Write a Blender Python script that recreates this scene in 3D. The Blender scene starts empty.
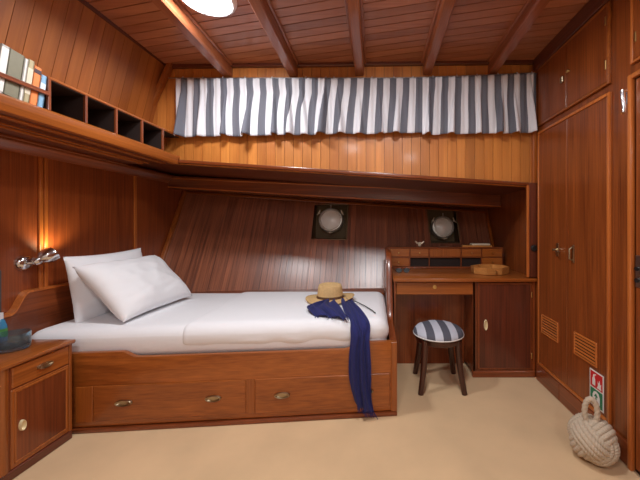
import bpy, bmesh, math, random
from mathutils import Vector, Matrix, noise
random.seed(7)
PI = math.pi
C = bpy.context.scene.collection
SC = bpy.context.scene

# ------------------------------------------------------------------ materials
def lin(r, g, b):
    f = lambda c: (c/255/12.92) if c/255 <= .04045 else ((c/255+.055)/1.055)**2.4
    return (f(r), f(g), f(b), 1)

def newmat(name):
    m = bpy.data.materials.new(name); m.use_nodes = True
    nt = m.node_tree; nt.nodes.clear()
    out = nt.nodes.new('ShaderNodeOutputMaterial')
    b = nt.nodes.new('ShaderNodeBsdfPrincipled')
    nt.links.new(b.outputs[0], out.inputs[0])
    return m, nt, b

def math_node(nt, op, a, b=None, c=None):
    n = nt.nodes.new('ShaderNodeMath'); n.operation = op
    for i, v in enumerate((a, b, c)):
        if v is None: continue
        if isinstance(v, (int, float)): n.inputs[i].default_value = v
        else: nt.links.new(v, n.inputs[i])
    return n.outputs[0]

def wood(name, light, dark, axis=2, rough=.28, coat=.35, fine=.5, var=.25, cross=12, lo=.3, hi=.68, coatr=.12, flat=None, seed=0):
    m, nt, b = newmat(name); N = nt.nodes.new; L = nt.links.new
    tc = N('ShaderNodeTexCoord'); oi = N('ShaderNodeObjectInfo'); ge = N('ShaderNodeNewGeometry')
    sh = math_node(nt, 'ADD', math_node(nt, 'MULTIPLY', oi.outputs['Random'], 7.3), math_node(nt, 'MULTIPLY', ge.outputs['Random Per Island'], 13.7))
    cmb = N('ShaderNodeCombineXYZ')
    for i in range(3): L(sh, cmb.inputs[i])
    add = N('ShaderNodeVectorMath'); add.operation = 'ADD'
    L(tc.outputs['Object'], add.inputs[0]); L(cmb.outputs[0], add.inputs[1])
    def nz(cr, al, det, dist):
        mp = N('ShaderNodeMapping'); s = [cr]*3; s[axis] = al
        if flat is not None: s[flat] = .5
        mp.inputs['Scale'].default_value = s
        L(add.outputs[0], mp.inputs[0])
        n = N('ShaderNodeTexNoise'); n.inputs['Scale'].default_value = 1
        n.inputs['Detail'].default_value = det; n.inputs['Distortion'].default_value = dist
        L(mp.outputs[0], n.inputs['Vector']); return n.outputs['Fac']
    a = nz(cross, .9, 4, .7); f = nz(cross*9, 2.2, 3, .2)
    v = math_node(nt, 'ADD', math_node(nt, 'MULTIPLY', a, 1-fine), math_node(nt, 'MULTIPLY', f, fine))
    cr = N('ShaderNodeValToRGB'); L(v, cr.inputs[0])
    cr.color_ramp.elements[0].position = lo; cr.color_ramp.elements[0].color = dark
    cr.color_ramp.elements[1].position = hi; cr.color_ramp.elements[1].color = light
    hs = N('ShaderNodeHueSaturation'); L(cr.outputs[0], hs.inputs['Color'])
    L(math_node(nt, 'MULTIPLY_ADD', ge.outputs['Random Per Island'], var, 1-var/2), hs.inputs['Value'])
    L(hs.outputs[0], b.inputs['Base Color'])
    b.inputs['Roughness'].default_value = rough
    b.inputs['Coat Weight'].default_value = coat; b.inputs['Coat Roughness'].default_value = coatr
    bp = N('ShaderNodeBump'); bp.inputs['Strength'].default_value = .06; bp.inputs['Distance'].default_value = .004
    L(f, bp.inputs['Height']); L(bp.outputs[0], b.inputs['Normal'])
    return m

def plain(name, col, rough=.5, metal=0, nscale=0, nstr=.2, ndist=.002, var=0, emit=0, sheen=0, coat=0, trans=0):
    m, nt, b = newmat(name); N = nt.nodes.new; L = nt.links.new
    b.inputs['Base Color'].default_value = col; b.inputs['Roughness'].default_value = rough
    b.inputs['Metallic'].default_value = metal; b.inputs['Coat Weight'].default_value = coat
    b.inputs['Sheen Weight'].default_value = sheen; b.inputs['Transmission Weight'].default_value = trans
    if emit:
        b.inputs['Emission Color'].default_value = col; b.inputs['Emission Strength'].default_value = emit
    tc = N('ShaderNodeTexCoord'); n = N('ShaderNodeTexNoise')
    n.inputs['Scale'].default_value = nscale or 20; n.inputs['Detail'].default_value = 4
    L(tc.outputs['Object'], n.inputs['Vector'])
    if nscale:
        bp = N('ShaderNodeBump'); bp.inputs['Strength'].default_value = nstr; bp.inputs['Distance'].default_value = ndist
        L(n.outputs['Fac'], bp.inputs['Height']); L(bp.outputs[0], b.inputs['Normal'])
    if var:
        hs = N('ShaderNodeHueSaturation'); hs.inputs['Color'].default_value = col
        L(math_node(nt, 'MULTIPLY_ADD', n.outputs['Fac'], var*2, 1-var), hs.inputs['Value'])
        L(hs.outputs[0], b.inputs['Base Color'])
    return m

def striped(name, c1, c2, period, duty=.5, src='UV', axis=0):
    m, nt, b = newmat(name); N = nt.nodes.new; L = nt.links.new
    tc = N('ShaderNodeTexCoord'); sp = N('ShaderNodeSeparateXYZ'); L(tc.outputs[src], sp.inputs[0])
    fr = math_node(nt, 'FRACT', math_node(nt, 'DIVIDE', sp.outputs[axis], period))
    st = math_node(nt, 'GREATER_THAN', fr, duty)
    mx = N('ShaderNodeMix'); mx.data_type = 'RGBA'
    L(st, mx.inputs[0]); mx.inputs[6].default_value = c1; mx.inputs[7].default_value = c2
    L(mx.outputs[2], b.inputs['Base Color']); b.inputs['Roughness'].default_value = .85
    n = N('ShaderNodeTexNoise'); n.inputs['Scale'].default_value = 220; L(tc.outputs['Object'], n.inputs['Vector'])
    bp = N('ShaderNodeBump'); bp.inputs['Strength'].default_value = .15; bp.inputs['Distance'].default_value = .001
    L(n.outputs['Fac'], bp.inputs['Height']); L(bp.outputs[0], b.inputs['Normal'])
    return m

MAH_L, MAH_D = lin(174, 98, 40), lin(120, 60, 21)
RED_L, RED_D = lin(146, 74, 36), lin(90, 41, 20)
M = {}
for ax, n in enumerate('xyz'):
    M['mah_'+n] = wood('mahogany_'+n, MAH_L, MAH_D, ax)
    M['red_'+n] = wood('red_mahogany_'+n, RED_L, RED_D, ax)
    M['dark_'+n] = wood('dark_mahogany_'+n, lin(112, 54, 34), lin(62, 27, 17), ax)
    M['honey_'+n] = wood('honey_edge_'+n, lin(208, 122, 56), lin(160, 82, 34), ax, var=.1)
M['plank'] = wood('left_planking', lin(184, 110, 50), lin(142, 76, 30), 2, flat=0, cross=10, fine=.3, var=.3, rough=.4, coat=.15)
M['tng'] = wood('honey_planking', lin(214, 140, 66), lin(174, 100, 42), 2, cross=9, fine=.35, var=.3, rough=.4, coat=.15)
M['ceil'] = wood('ceiling_planking', lin(184, 118, 82), lin(140, 82, 53), 0, cross=8, fine=.35, var=.25, rough=.35, coat=.2)
M['beam'] = wood('beam_wood', lin(172, 102, 66), lin(128, 70, 42), 1, cross=10, rough=.3)
M['hull'] = wood('hull_planking', lin(178, 106, 70), lin(90, 44, 28), 2, flat=1, cross=22, fine=.6, var=.14, rough=.38, coat=1, lo=.36, hi=.66, coatr=.30)
M['panel'] = wood('ply_panel', lin(160, 80, 36), lin(106, 46, 20), 2, cross=14, fine=.55, var=.1, rough=.35)
M['ward'] = wood('wardrobe_panel', lin(156, 82, 34), lin(98, 44, 17), 2, cross=18, fine=.6, var=.12, rough=.33, coat=.25)
M['hull'].node_tree.nodes['Principled BSDF'].inputs['Coat IOR'].default_value = 1.8
M['gap'] = plain('groove_and_recess_shade', lin(34, 17, 11), .8)  # groove backing; also near-black shade colour inside cubby holes and pigeonholes
M['carpet'] = plain('beige_carpet', lin(219, 186, 143), .95, nscale=3, var=.2, sheen=.2)
M['sheet'] = plain('white_cotton', lin(243, 244, 247), .85, nscale=14, nstr=.25, ndist=.006, sheen=.1)
M['chrome'] = plain('chrome', lin(215, 215, 218), .15, 1)
M['brass'] = plain('brass', lin(214, 182, 120), .3, 1)
M['nickel'] = plain('pale_nickel', lin(180, 164, 136), .3, 1)
M['glow'] = plain('lamp_diffuser', (.97, .98, 1, 1), .5, emit=112)
M['white_rim'] = plain('white_enamel', lin(215, 215, 220), .35)
M['navy'] = plain('navy_cotton', lin(34, 38, 98), .95, nscale=60, nstr=.3, var=.15, sheen=.05)
M['straw'] = plain('woven_straw', lin(212, 176, 122), .85, nscale=90, nstr=.6, ndist=.003, var=.22)
M['hatband'] = plain('brown_cord', lin(92, 60, 34), .8)
M['black'] = plain('black_plastic', lin(24, 24, 26), .4)
M['grey'] = plain('dark_grey_plastic', lin(72, 76, 78), .6)
M['rope'] = plain('cotton_rope', lin(196, 180, 158), .95, nscale=120, nstr=.4, var=.12)
M['palemetal'] = plain('pale_metal', lin(216, 206, 184), .35, .3)
M['ivory'] = plain('ivory_pull', lin(232, 214, 170), .4)
M['lens'] = plain('porthole_lens', lin(232, 230, 222), .2, coat=.6)
M['pewter'] = plain('porthole_metal', lin(200, 196, 186), .35, .5)
M['niche'] = plain('olive_paint', lin(112, 92, 64), .7, nscale=8, var=.1)
M['lightwood'] = wood('pale_tray_wood', lin(214, 152, 84), lin(172, 108, 52), 0, cross=20)
M['curtain'] = striped('striped_curtain', lin(228, 229, 236), lin(108, 110, 121), .138)
M['seat'] = striped('striped_seat', lin(86, 88, 100), lin(196, 200, 212), .112, src='Object')
M['signwhite'] = plain('sign_white', lin(232, 230, 226), .4)
M['signred'] = plain('sign_red', lin(206, 32, 40), .4)
M['signgreen'] = plain('sign_green', lin(20, 122, 84), .4)
M['darkstool'] = wood('dark_stool_wood', lin(80, 38, 26), lin(40, 18, 12), 2)
M['smoke'] = plain('smoked_glass', lin(176, 206, 222), .03, trans=.95)
M['bottleblue'] = plain('bottle_blue', lin(60, 130, 170), .15, coat=.4)
M['bottlegreen'] = plain('bottle_label_green', lin(70, 130, 60), .5)
M['steel'] = plain('lock_steel', lin(176, 172, 170), .3, 1)

# ------------------------------------------------------------------ mesh builder
class MB:
    def __init__(s): s.bm = bmesh.new(); s.uv = None
    def _merge(s, t):
        me = bpy.data.meshes.new('tmp'); t.to_mesh(me); t.free(); s.bm.from_mesh(me); bpy.data.meshes.remove(me); return s
    def hexa(s, p, bevel=0, seg=1):
        t = bmesh.new(); v = [t.verts.new(q) for q in p]
        for f in ((0,1,2,3), (7,6,5,4), (0,4,5,1), (1,5,6,2), (2,6,7,3), (3,7,4,0)): t.faces.new([v[i] for i in f])
        bmesh.ops.recalc_face_normals(t, faces=t.faces)
        if bevel: bmesh.ops.bevel(t, geom=t.edges[:], offset=bevel, segments=seg, profile=.5, affect='EDGES', clamp_overlap=True)
        return s._merge(t)
    def box(s, x0, x1, y0, y1, z0, z1, bevel=0, seg=1):
        return s.hexa([(x0,y0,z0),(x1,y0,z0),(x1,y1,z0),(x0,y1,z0),(x0,y0,z1),(x1,y0,z1),(x1,y1,z1),(x0,y1,z1)], bevel, seg)
    def prism(s, pts, vec, bevel=0, seg=2):
        t = bmesh.new(); vec = Vector(vec)
        a = [t.verts.new(Vector(p)) for p in pts]; b = [t.verts.new(Vector(p)+vec) for p in pts]; n = len(pts)
        t.faces.new(a); t.faces.new(b[::-1])
        for i in range(n): t.faces.new((a[i], b[i], b[(i+1) % n], a[(i+1) % n]))
        bmesh.ops.recalc_face_normals(t, faces=t.faces)
        if bevel:
            t.normal_update()
            es = [e for e in t.edges if e.calc_face_angle(0) > .8]
            bmesh.ops.bevel(t, geom=es, offset=bevel, segments=seg, profile=.5, affect='EDGES', clamp_overlap=True)
        return s._merge(t)
    def grid(s, rows, close_u=False, close_v=False, uvs=None):
        t = s.bm; V = [[t.verts.new(p) for p in r] for r in rows]; nr, nc = len(V), len(V[0])
        lay = t.loops.layers.uv.verify() if uvs else None
        for i in range(nr if close_v else nr-1):
            for j in range(nc if close_u else nc-1):
                ij = [(i, j), (i, (j+1) % nc), ((i+1) % nr, (j+1) % nc), ((i+1) % nr, j)]
                try: f = t.faces.new([V[a][b] for a, b in ij])
                except ValueError: continue
                if uvs:
                    for l, (a, b) in zip(f.loops, ij): l[lay].uv = uvs[a][b]
        return V
    def tube(s, pts, r, seg=10, closed=False, tri=0, twist=0, flat=1, upv=None):
        P = [Vector(p) for p in pts]; n = len(P); rows = []; up = Vector(upv) if upv else None
        for i in range(n):
            a = P[(i-1) % n] if (closed or i) else P[0]; b = P[(i+1) % n] if (closed or i < n-1) else P[-1]
            d = (b-a).normalized()
            if up is None: up = Vector((0,0,1)) if abs(d.z) < .9 else Vector((1,0,0))
            u = (up - d*up.dot(d)).normalized()
            if not upv: up = u
            w = d.cross(u); rr = r[i] if isinstance(r, (list, tuple)) else r
            row = []
            for k in range(seg):
                th = 2*PI*k/seg; q = rr*(1+tri*abs(math.cos(1.5*(th-twist*i)))) if tri else rr
                row.append(P[i]+u*(q*math.cos(th))+w*(q*flat*math.sin(th)))
            rows.append(row)
        V = s.grid(rows, close_u=True, close_v=closed)
        if not closed:
            s.bm.faces.new(V[0][::-1]); s.bm.faces.new(V[-1])
        return s
    def lathe(s, prof, mat=None, seg=32, sx=1, sy=1, fn=None):
        mat = mat or Matrix.Identity(4); rows = []
        for r, z in prof:
            row = []
            for k in range(seg):
                th = 2*PI*k/seg; p = Vector((max(r, 1e-5)*sx*math.cos(th), max(r, 1e-5)*sy*math.sin(th), z))
                if fn: p = fn(p, r, th)
                row.append(mat @ p)
            rows.append(row)
        V = s.grid(rows, close_u=True)
        for row, ring in ((prof[0], V[0]), (prof[-1], V[-1])):
            if row[0] < 1e-4: bmesh.ops.pointmerge(s.bm, verts=ring, merge_co=ring[0].co.copy())
        return s
    def build(s, name, mat, parent=None, origin=None, angle=35, solid=0):
        bmesh.ops.recalc_face_normals(s.bm, faces=s.bm.faces)
        if origin is None:
            if parent is not None: origin = Vector(parent['_o'])
            else:
                vs = s.bm.verts; xs = [v.co.x for v in vs]; ys = [v.co.y for v in vs]
                origin = Vector(((min(xs)+max(xs))/2, (min(ys)+max(ys))/2, min(v.co.z for v in vs)))
        bmesh.ops.translate(s.bm, verts=s.bm.verts, vec=-Vector(origin))
        me = bpy.data.meshes.new(name); s.bm.to_mesh(me); s.bm.free()
        me.polygons.foreach_set('use_smooth', [True]*len(me.polygons)); me.set_sharp_from_angle(angle=math.radians(angle))
        o = bpy.data.objects.new(name, me); me.materials.append(M[mat]); C.objects.link(o)
        if parent is not None: o.parent = parent
        else: o.location = origin
        o['_o'] = list(origin)
        if solid:
            md = o.modifiers.new('thickness', 'SOLIDIFY'); md.thickness = solid; md.offset = 0
        return o

def tag(o, label, cat, group=None):
    o['label'] = label; o['category'] = cat
    if group: o['group'] = group
    return o
def thing(name, label, cat, loc, group=None):
    o = bpy.data.objects.new(name, None); C.objects.link(o); o.location = loc; o['_o'] = list(loc)
    o.empty_display_size = .05
    return tag(o, label, cat, group)
def struct(o, label=None):
    o['kind'] = 'structure'
    if label: o['label'] = label
    return o
def bx(name, mat, parent, *a, bevel=0, seg=1): return MB().box(*a, bevel=bevel, seg=seg).build(name, mat, parent)
def frame_mat(o, n, up):
    n = Vector(n).normalized(); up = Vector(up); x = up.cross(n).normalized(); y = n.cross(x)
    m = Matrix((x, y, n)).transposed().to_4x4(); m.translation = Vector(o); return m
def smooth(t): t = max(0, min(1, t)); return t*t*(3-2*t)

# ------------------------------------------------------------------ measures
XR, XL = 1.262, -2.10
def hy(x, z): s = x+2.1; return 2.80+.5*(z-.6)+.16*s-.027*s*s          # hull lining leans outboard
def zc(x, y): return 2.478+.012*x-.02*(y-2.35)             # deckhead
def zb(x, y): return 2.384+.014*x-.04*(y-2.345)            # beam undersides
def zl(x): return 1.600-.0655*x                             # side-deck ledge follows the sheer
BACK = -1.7

# ------------------------------------------------------------------ room shell
struct(bx('floor', 'carpet', None, -2.3, 1.5, BACK-.1, 3.6, -.05, 0), 'beige fitted carpet')
b = MB()
dx, dy = Vector((1, -.2)).normalized(), Vector((.2, 1)).normalized()
w = .068; k = -40
while k < 60:
    o = dy*(k*w)
    c4 = [o-dx*4+dy*.003, o+dx*4+dy*.003, o+dx*4+dy*(w-.003), o-dx*4+dy*(w-.003)]
    t = MB(); t.hexa([(p.x, p.y, 0) for p in c4]+[(p.x, p.y, .02) for p in c4])
    ok = True
    for co, no in (((-1.80,0,0),(-1,0,0)), ((1.42,0,0),(1,0,0)), ((0,BACK,0),(0,-1,0)), ((0,2.42,0),(0,1,0))):
        r = bmesh.ops.bisect_plane(t.bm, geom=t.bm.verts[:]+t.bm.edges[:]+t.bm.faces[:], plane_co=co, plane_no=no, clear_outer=True)
        bmesh.ops.holes_fill(t.bm, edges=[e for e in t.bm.edges if e.is_boundary])
    if len(t.bm.faces) > 3: b._merge(t.bm)
    k += 1
for v in b.bm.verts: v.co.z += zc(v.co.x, v.co.y)
struct(b.build('ceiling', 'ceil'), 'varnished plank ceiling')
struct(MB().hexa([(x, y, zc(x, y)+.012+dz) for dz in (0, .04) for x, y in ((-1.8,BACK),(1.42,BACK),(1.42,2.42),(-1.8,2.42))]).build('ceiling_backing', 'gap'))
# beams
for i, x in enumerate((-1.172, -.656, -.128, .404, .923)):
    a, h = BACK, 2.385
    pr = [(x-.036, .0), (x-.028, -.012), (x+.028, -.012), (x+.036, .0), (x+.036, .1), (x-.036, .1)]
    m = MB(); rows = []
    for y in (a, h):
        rows.append([(px, y, zb(px, y)+pz+.012) for px, pz in pr])
    V = m.grid(rows, close_u=True); m.bm.faces.new(V[0]); m.bm.faces.new(V[1])
    # quarter-round bead where the beam meets the planking
    for s in (-1, 1):
        m.tube([(x+s*.04, y, zc(x, y)-.004) for y in (a, h)], .012, 8)
    o = struct(m.build(f'trim_{i+1}', 'beam', angle=25), ('first', 'second', 'third', 'fourth', 'fifth')[i]+' ceiling beam counted from the cubby-hole wall')
# left wall: lower bulkhead
struct(bx('wall_left', 'panel', None, XL-.05, XL, BACK, 3.5, 0, 1.73))
tr = MB()
for y0, y1 in ((1.862, 1.886), (1.890, 1.914)): tr.box(XL, XL+.012, y0, y1, .3, 1.70, .005, 2)
tr.box(XL, XL+.012, 2.595, 2.625, .3, 1.69, .005, 2)
struct(tr.build('trim_6', 'honey_z'))
# left wall above the cubby holes: leaning planks
def lx(z): return -1.66+(z-2.46)*.25
m = MB(); y = BACK
while y < 2.37:
    y1 = min(y+.0685, 2.385)
    m.hexa([(lx(1.80), y, 1.80), (lx(1.80), y1, 1.80), (lx(1.80)-.02, y1, 1.80), (lx(1.80)-.02, y, 1.80),
            (lx(2.52), y, 2.52), (lx(2.52), y1, 2.52), (lx(2.52)-.02, y1, 2.52), (lx(2.52)-.02, y, 2.52)])
    y += .071
struct(m.build('wall_left_upper', 'plank'))
struct(MB().hexa([(lx(z)-o, yy, z) for z in (1.8, 2.52) for o, yy in ((.012, BACK), (.012, 2.4), (.06, 2.4), (.06, BACK))]).build('wall_left_backing', 'gap'))
struct(MB().hexa([(-1.63+(z-2.42)*.46+o, yy, z) for z in (1.91, 2.47) for o, yy in ((-.02, 2.33), (.02, 2.33), (.02, 2.378), (-.02, 2.378))], .006).build('trim_7', 'mah_z'))
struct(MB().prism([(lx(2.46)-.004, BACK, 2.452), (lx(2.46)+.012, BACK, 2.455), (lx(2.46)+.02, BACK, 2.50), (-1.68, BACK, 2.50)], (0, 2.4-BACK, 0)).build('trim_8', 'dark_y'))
# coachroof side: honey tongue-and-groove above the ledge
m = MB(); x = -1.95
while x < 1.25:
    x1 = min(x+.0695, 1.262)
    m.hexa([(x, 2.38, zl(x)-.02), (x1, 2.38, zl(x1)-.02), (x1, 2.40, zl(x1)-.02), (x, 2.40, zl(x)-.02),
            (x, 2.38, 2.5), (x1, 2.38, 2.5), (x1, 2.40, 2.5), (x, 2.40, 2.5)])
    x += .072
struct(m.build('wall_back', 'tng'), 'honey tongue and groove wall behind the curtains')
struct(bx('wall_back_backing', 'gap', None, -1.95, 1.262, 2.392, 2.43, 1.80, 2.52))
m = MB()
m.hexa([(x, y, zc(x, 2.37)+dz) for dz in (-.022, .01) for x, y in ((-1.66, 2.35), (1.262, 2.35), (1.262, 2.385), (-1.66, 2.385))], .004)
struct(m.build('trim_9', 'dark_x'))
struct(bx('trim_10', 'mah_z', None, 1.232, 1.262, 2.345, 2.385, 1.52, 2.45, bevel=.004))
# ledge under the honey planks and underside of the side deck
m = MB()
m.hexa([(x, y, zl(x)+dz) for dz in (-.014, .012) for x, y in ((-1.70, 2.345), (1.262, 2.345), (1.262, 2.42), (-1.70, 2.42))], .006, 2)
struct(m.build('trim_11', 'red_x'))
m = MB()
m.hexa([(x, y, zl(x)+dz+(-.012 if y > 3 else 0)) for dz in (-.013, .0) for x, y in ((-2.15, 2.36), (1.26, 2.36), (1.26, 3.55), (-2.15, 3.55))])
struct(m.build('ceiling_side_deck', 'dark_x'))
# beam shelf along the hull and slim batten under it
m = MB()
def zs0(x): return 1.462-.067*(x+.3)
m.hexa([(-2.1,3.03,1.574),(1.262,3.03,1.375),(1.262,3.3,1.375),(-2.1,3.3,1.574),(-2.1,3.03,1.70),(1.262,3.03,1.535),(1.262,3.3,1.54),(-2.1,3.3,1.70)], .006)
struct(m.build('trim_12', 'red_x'))
m = MB()
def zbt(x): return 1.432-.063*(x+.3)
m.hexa([(x, hy(x, zbt(x)+dz)+o, zbt(x)+dz) for dz in (0, .028) for x, o in ((-2.1, -.014), (1.262, -.014), (1.262, .02), (-2.1, .02))], .004)
struct(m.build('trim_13', 'mah_x'))

for nm, zz in (('trim_23', (1.578, 1.379)), ('trim_24', (1.668, 1.512))):
    struct(MB().hexa([(x, y, z+dz) for dz in (0, .012) for x, y, z in ((-2.1,3.018,zz[0]),(1.262,3.018,zz[1]),(1.262,3.032,zz[1]),(-2.1,3.032,zz[0]))], .004, 2).build(nm, 'honey_x'))
# hull lining with two square porthole openings
holes = [(-.692, -.322, 1.052, 1.425), (.592, .905, 1.01, 1.375)]
m = MB()
def hplank(x0, x1, z0, z1):
    m.hexa([(x0,hy(x0,z0),z0),(x1,hy(x1,z0),z0),(x1,hy(x1,z0)+.022,z0),(x0,hy(x0,z0)+.022,z0),
            (x0,hy(x0,z1),z1),(x1,hy(x1,z1),z1),(x1,hy(x1,z1)+.022,z1),(x0,hy(x0,z1)+.022,z1)])
x = -2.12; cuts = []
while x < 1.27: cuts.append(x); x += .0575
edges = sorted(cuts+[h[0] for h in holes]+[h[1] for h in holes]+[1.275])
for a, c in zip(edges, edges[1:]):
    if c-a < .002: continue
    mid = (a+c)/2; h = next((q for q in holes if q[0] < mid < q[1]), None)
    g = .0009
    if h: hplank(a+g, c-g, .50, h[2]); hplank(a+g, c-g, h[3], 1.75)
    else: hplank(a+g, c-g, .50, 1.75)
struct(m.build('wall_hull', 'hull'), 'dark striped planking of the sloping hull side')
m = MB(); e2 = sorted([-2.15, 1.3]+[q for h in holes for q in h[:2]])
for a, c in zip(e2, e2[1:]):
    h = next((q for q in holes if q[0] < (a+c)/2 < q[1]), None)
    for z0, z1 in ([(.50, h[2]), (h[3], 1.75)] if h else [(.50, 1.75)]):
        m.hexa([(xx, hy(xx, z)+o, z) for z in (z0, z1) for xx, o in ((a, .016), (c, .016), (c, .05), (a, .05))])
struct(m.build('wall_hull_backing', 'gap'))
# slanted corner trims where hull meets the bulkheads
def corner(name, x0, x1, z0, z1, mat):
    struct(MB().hexa([(xx, hy(xx, z)+o, z) for z in (z0, z1) for xx, o in ((x0, -.03), (x1, -.03), (x1, .01), (x0, .01))], .005).build(name, mat))
corner('trim_14', -2.10, -2.065, .5, 1.60, 'mah_z')
corner('trim_15', 1.232, 1.262, .78, 1.40, 'mah_z')

# right wall, baseboard, casings
struct(bx('wall_right', 'ward', None, XR, XR+.06, 1.46, 3.6, 0, 2.53))
struct(bx('wall_right_forward', 'ward', None, XR, XR+.06, BACK, .62, 0, 2.53))
struct(bx('wall_right_lintel', 'ward', None, XR, XR+.06, .62, 1.46, 1.92, 2.53))
m = MB().box(XR-.016, XR, 2.045, 2.335, 0, .12, .004).box(XR-.016, XR, 1.482, 2.042, 0, .12, .004)
struct(m.build('baseboard_right', 'red_y'))
m = MB().box(XR-.024, XR, 1.458, 1.482, 0, 1.935, .006, 2).box(XR-.024, XR, .62, 1.458, 1.91, 1.935, .006, 2)
struct(m.build('trim_16', 'honey_z'))
struct(bx('trim_17', 'dark_z', None, 1.196, XR, 2.335, 2.40, .79, 1.53, bevel=.004))
struct(bx('trim_18', 'honey_z', None, 1.180, 1.197, 2.338, 2.36, .79, 1.51, bevel=.004))
struct(bx('trim_19', 'dark_y', None, XR-.03, XR, BACK, 2.36, 2.40, 2.50, bevel=.004))
struct(bx('trim_20', 'steel', None, XR-.01, XR+.06, .62, 1.455, 0, .012))
M['cream'] = plain('cream_bounce', lin(236,228,214), .6)
struct(bx('wall_front', 'cream', None, -2.2, 1.4, BACK-.06, BACK, 0, 2.6))  # unseen wall, coloured pale to bounce fill light forward

# door at the edge of the frame
d = bx('door_1', 'ward', None, XR-.006, XR+.035, .64, 1.452, .02, 1.905, bevel=.003); struct(d, 'varnished cabin door beside the casing')
pl = MB().box(XR-.012, XR-.004, 1.40, 1.448, .90, 1.055, .003)
bx_lock = pl.build('lock_plate', 'steel', d)
kh = MB()
for z in (.935, .99): kh.lathe([(0, .0), (.011, .0), (.011, .005), (0, .005)], frame_mat((XR-.012, 1.436, z), (-1, 0, 0), (0, 0, 1)), 16)
kh.build('keyhole', 'black', d)

# ------------------------------------------------------------------ helpers for fittings
def oval_pull(parent, c, n, up, a, bb, mat='nickel', name='handle', label=None):
    mt = frame_mat(c, n, up)
    o = MB().lathe([(0, .002), (.6, .003), (.74, .006), (.82, .012), (.92, .013), (1, .008), (1.0, 0)], mt @ Matrix.Diagonal((a, bb, 1, 1)), 28).build(name, mat, parent)
    if label: o['label'] = label
    return o
def knob(parent, c, n, r=.008, mat='brass'):
    return MB().lathe([(0, .018), (r*.7, .017), (r, .012), (r*.8, .008), (r*.45, .005), (r*.6, 0)], frame_mat(c, n, (0, 0, 1)), 16).build('knob', mat, parent)

# ------------------------------------------------------------------ wardrobe and overhead cupboards on the right
wd = thing('wardrobe', 'tall built-in mahogany wardrobe with two louvre-vented doors', 'wardrobe', (XR, 1.95, .12))
m = MB().box(XR-.018, XR, 1.602, 1.622, .13, 1.915, .005, 2).box(XR-.018, XR, 1.622, 2.315, 1.895, 1.915, .005, 2)
m.box(XR-.018, XR, 1.625, 2.315, .128, .15, .005, 2).box(XR-.018, XR, 2.297, 2.315, .15, 1.895, .005, 2)
m.build('frame', 'honey_z', wd)
for y0, y1, vy0, vy1 in ((1.962, 2.295, 2.05, 2.255), (1.624, 1.958, 1.69, 1.885)):
    dr = bx('door', 'ward', wd, XR-.014, XR, y0, y1, .152, 1.893, bevel=.002)
    bx('vent_backing', 'gap', dr, XR-.0155, XR-.013, vy0+.005, vy1-.005, .40, .525)
    v = MB()
    for a in ((vy0, vy1, .392, .402), (vy0, vy1, .522, .532), (vy0, vy0+.01, .40, .524), (vy1-.01, vy1, .40, .524)): v.box(XR-.022, XR-.013, *a, .002)
    for i in range(6):
        z = .408+i*.0195
        v.hexa([(XR-.021, vy0+.008, z), (XR-.021, vy1-.008, z), (XR-.016, vy1-.008, z+.004), (XR-.016, vy0+.008, z+.004),
                (XR-.021, vy0+.008, z+.007), (XR-.021, vy1-.008, z+.007), (XR-.016, vy1-.008, z+.011), (XR-.016, vy0+.008, z+.011)])
    v.build('vent', 'honey_y', dr)
    if y0 > 1.9:
        h = MB().box(XR-.02, XR-.013, 2.045, 2.075, .985, 1.075, .003); h.tube([(XR-.02, 2.03, 1.02), (XR-.045, 2.03, 1.02), (XR-.045, 2.0, 1.015)], .006, 8)
        h.tube([(XR-.02, 2.06, 1.03), (XR-.05, 2.06, 1.03)], .009, 10)
        h.build('handle', 'nickel', dr)
    else:
        MB().box(XR-.02, XR-.013, 1.885, 1.90, .96, 1.075, .003).tube([(XR-.016, 1.905, .975), (XR-.034, 1.905, .985), (XR-.034, 1.905, 1.05), (XR-.016, 1.905, 1.06)], .005, 8).build('handle', 'nickel', dr)
oc = thing('overhead_cupboard', 'wide two-door overhead cupboard above the wardrobe', 'cupboard', (XR, 1.95, 1.97))
MB().box(XR-.018, XR, 1.604, 1.622, 1.958, 2.40, .005, 2).box(XR-.018, XR, 1.622, 2.315, 1.958, 1.974, .005, 2).box(XR-.018, XR, 1.622, 2.315, 2.385, 2.40, .005, 2).build('frame', 'mah_y', oc)
for y0, y1 in ((1.972, 2.31), (1.624, 1.968)):
    dr = bx('door', 'ward', oc, XR-.014, XR, y0, y1, 1.976, 2.384, bevel=.001)
    if y0 > 1.9:
        bx('latch', 'nickel', dr, XR-.028, XR-.013, 1.99, 2.02, 2.15, 2.19, bevel=.004)
    else:
        knob(dr, (XR-.014, 1.94, 2.195), (-1, 0, 0), .012)
        for z in (2.07, 2.31): bx('hinge', 'brass', dr, XR-.018, XR-.012, 1.626, 1.636, z-.025, z+.025, bevel=.002)
oc2 = thing('overhead_cupboard', 'overhead cupboard above the cabin door, cut by the picture edge', 'cupboard', (XR, 1.1, 1.96))
MB().box(XR-.018, XR, 1.455, 1.473, 1.985, 2.40, .005, 2).box(XR-.018, XR, .64, 1.455, 1.985, 2.0, .005, 2).build('frame', 'honey_z', oc2)
dr = bx('door', 'ward', oc2, XR-.014, XR, .64, 1.453, 2.002, 2.40, bevel=.003)
bx('hinge', 'brass', dr, XR-.018, XR-.012, 1.438, 1.45, 2.08, 2.13, bevel=.002)

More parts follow.
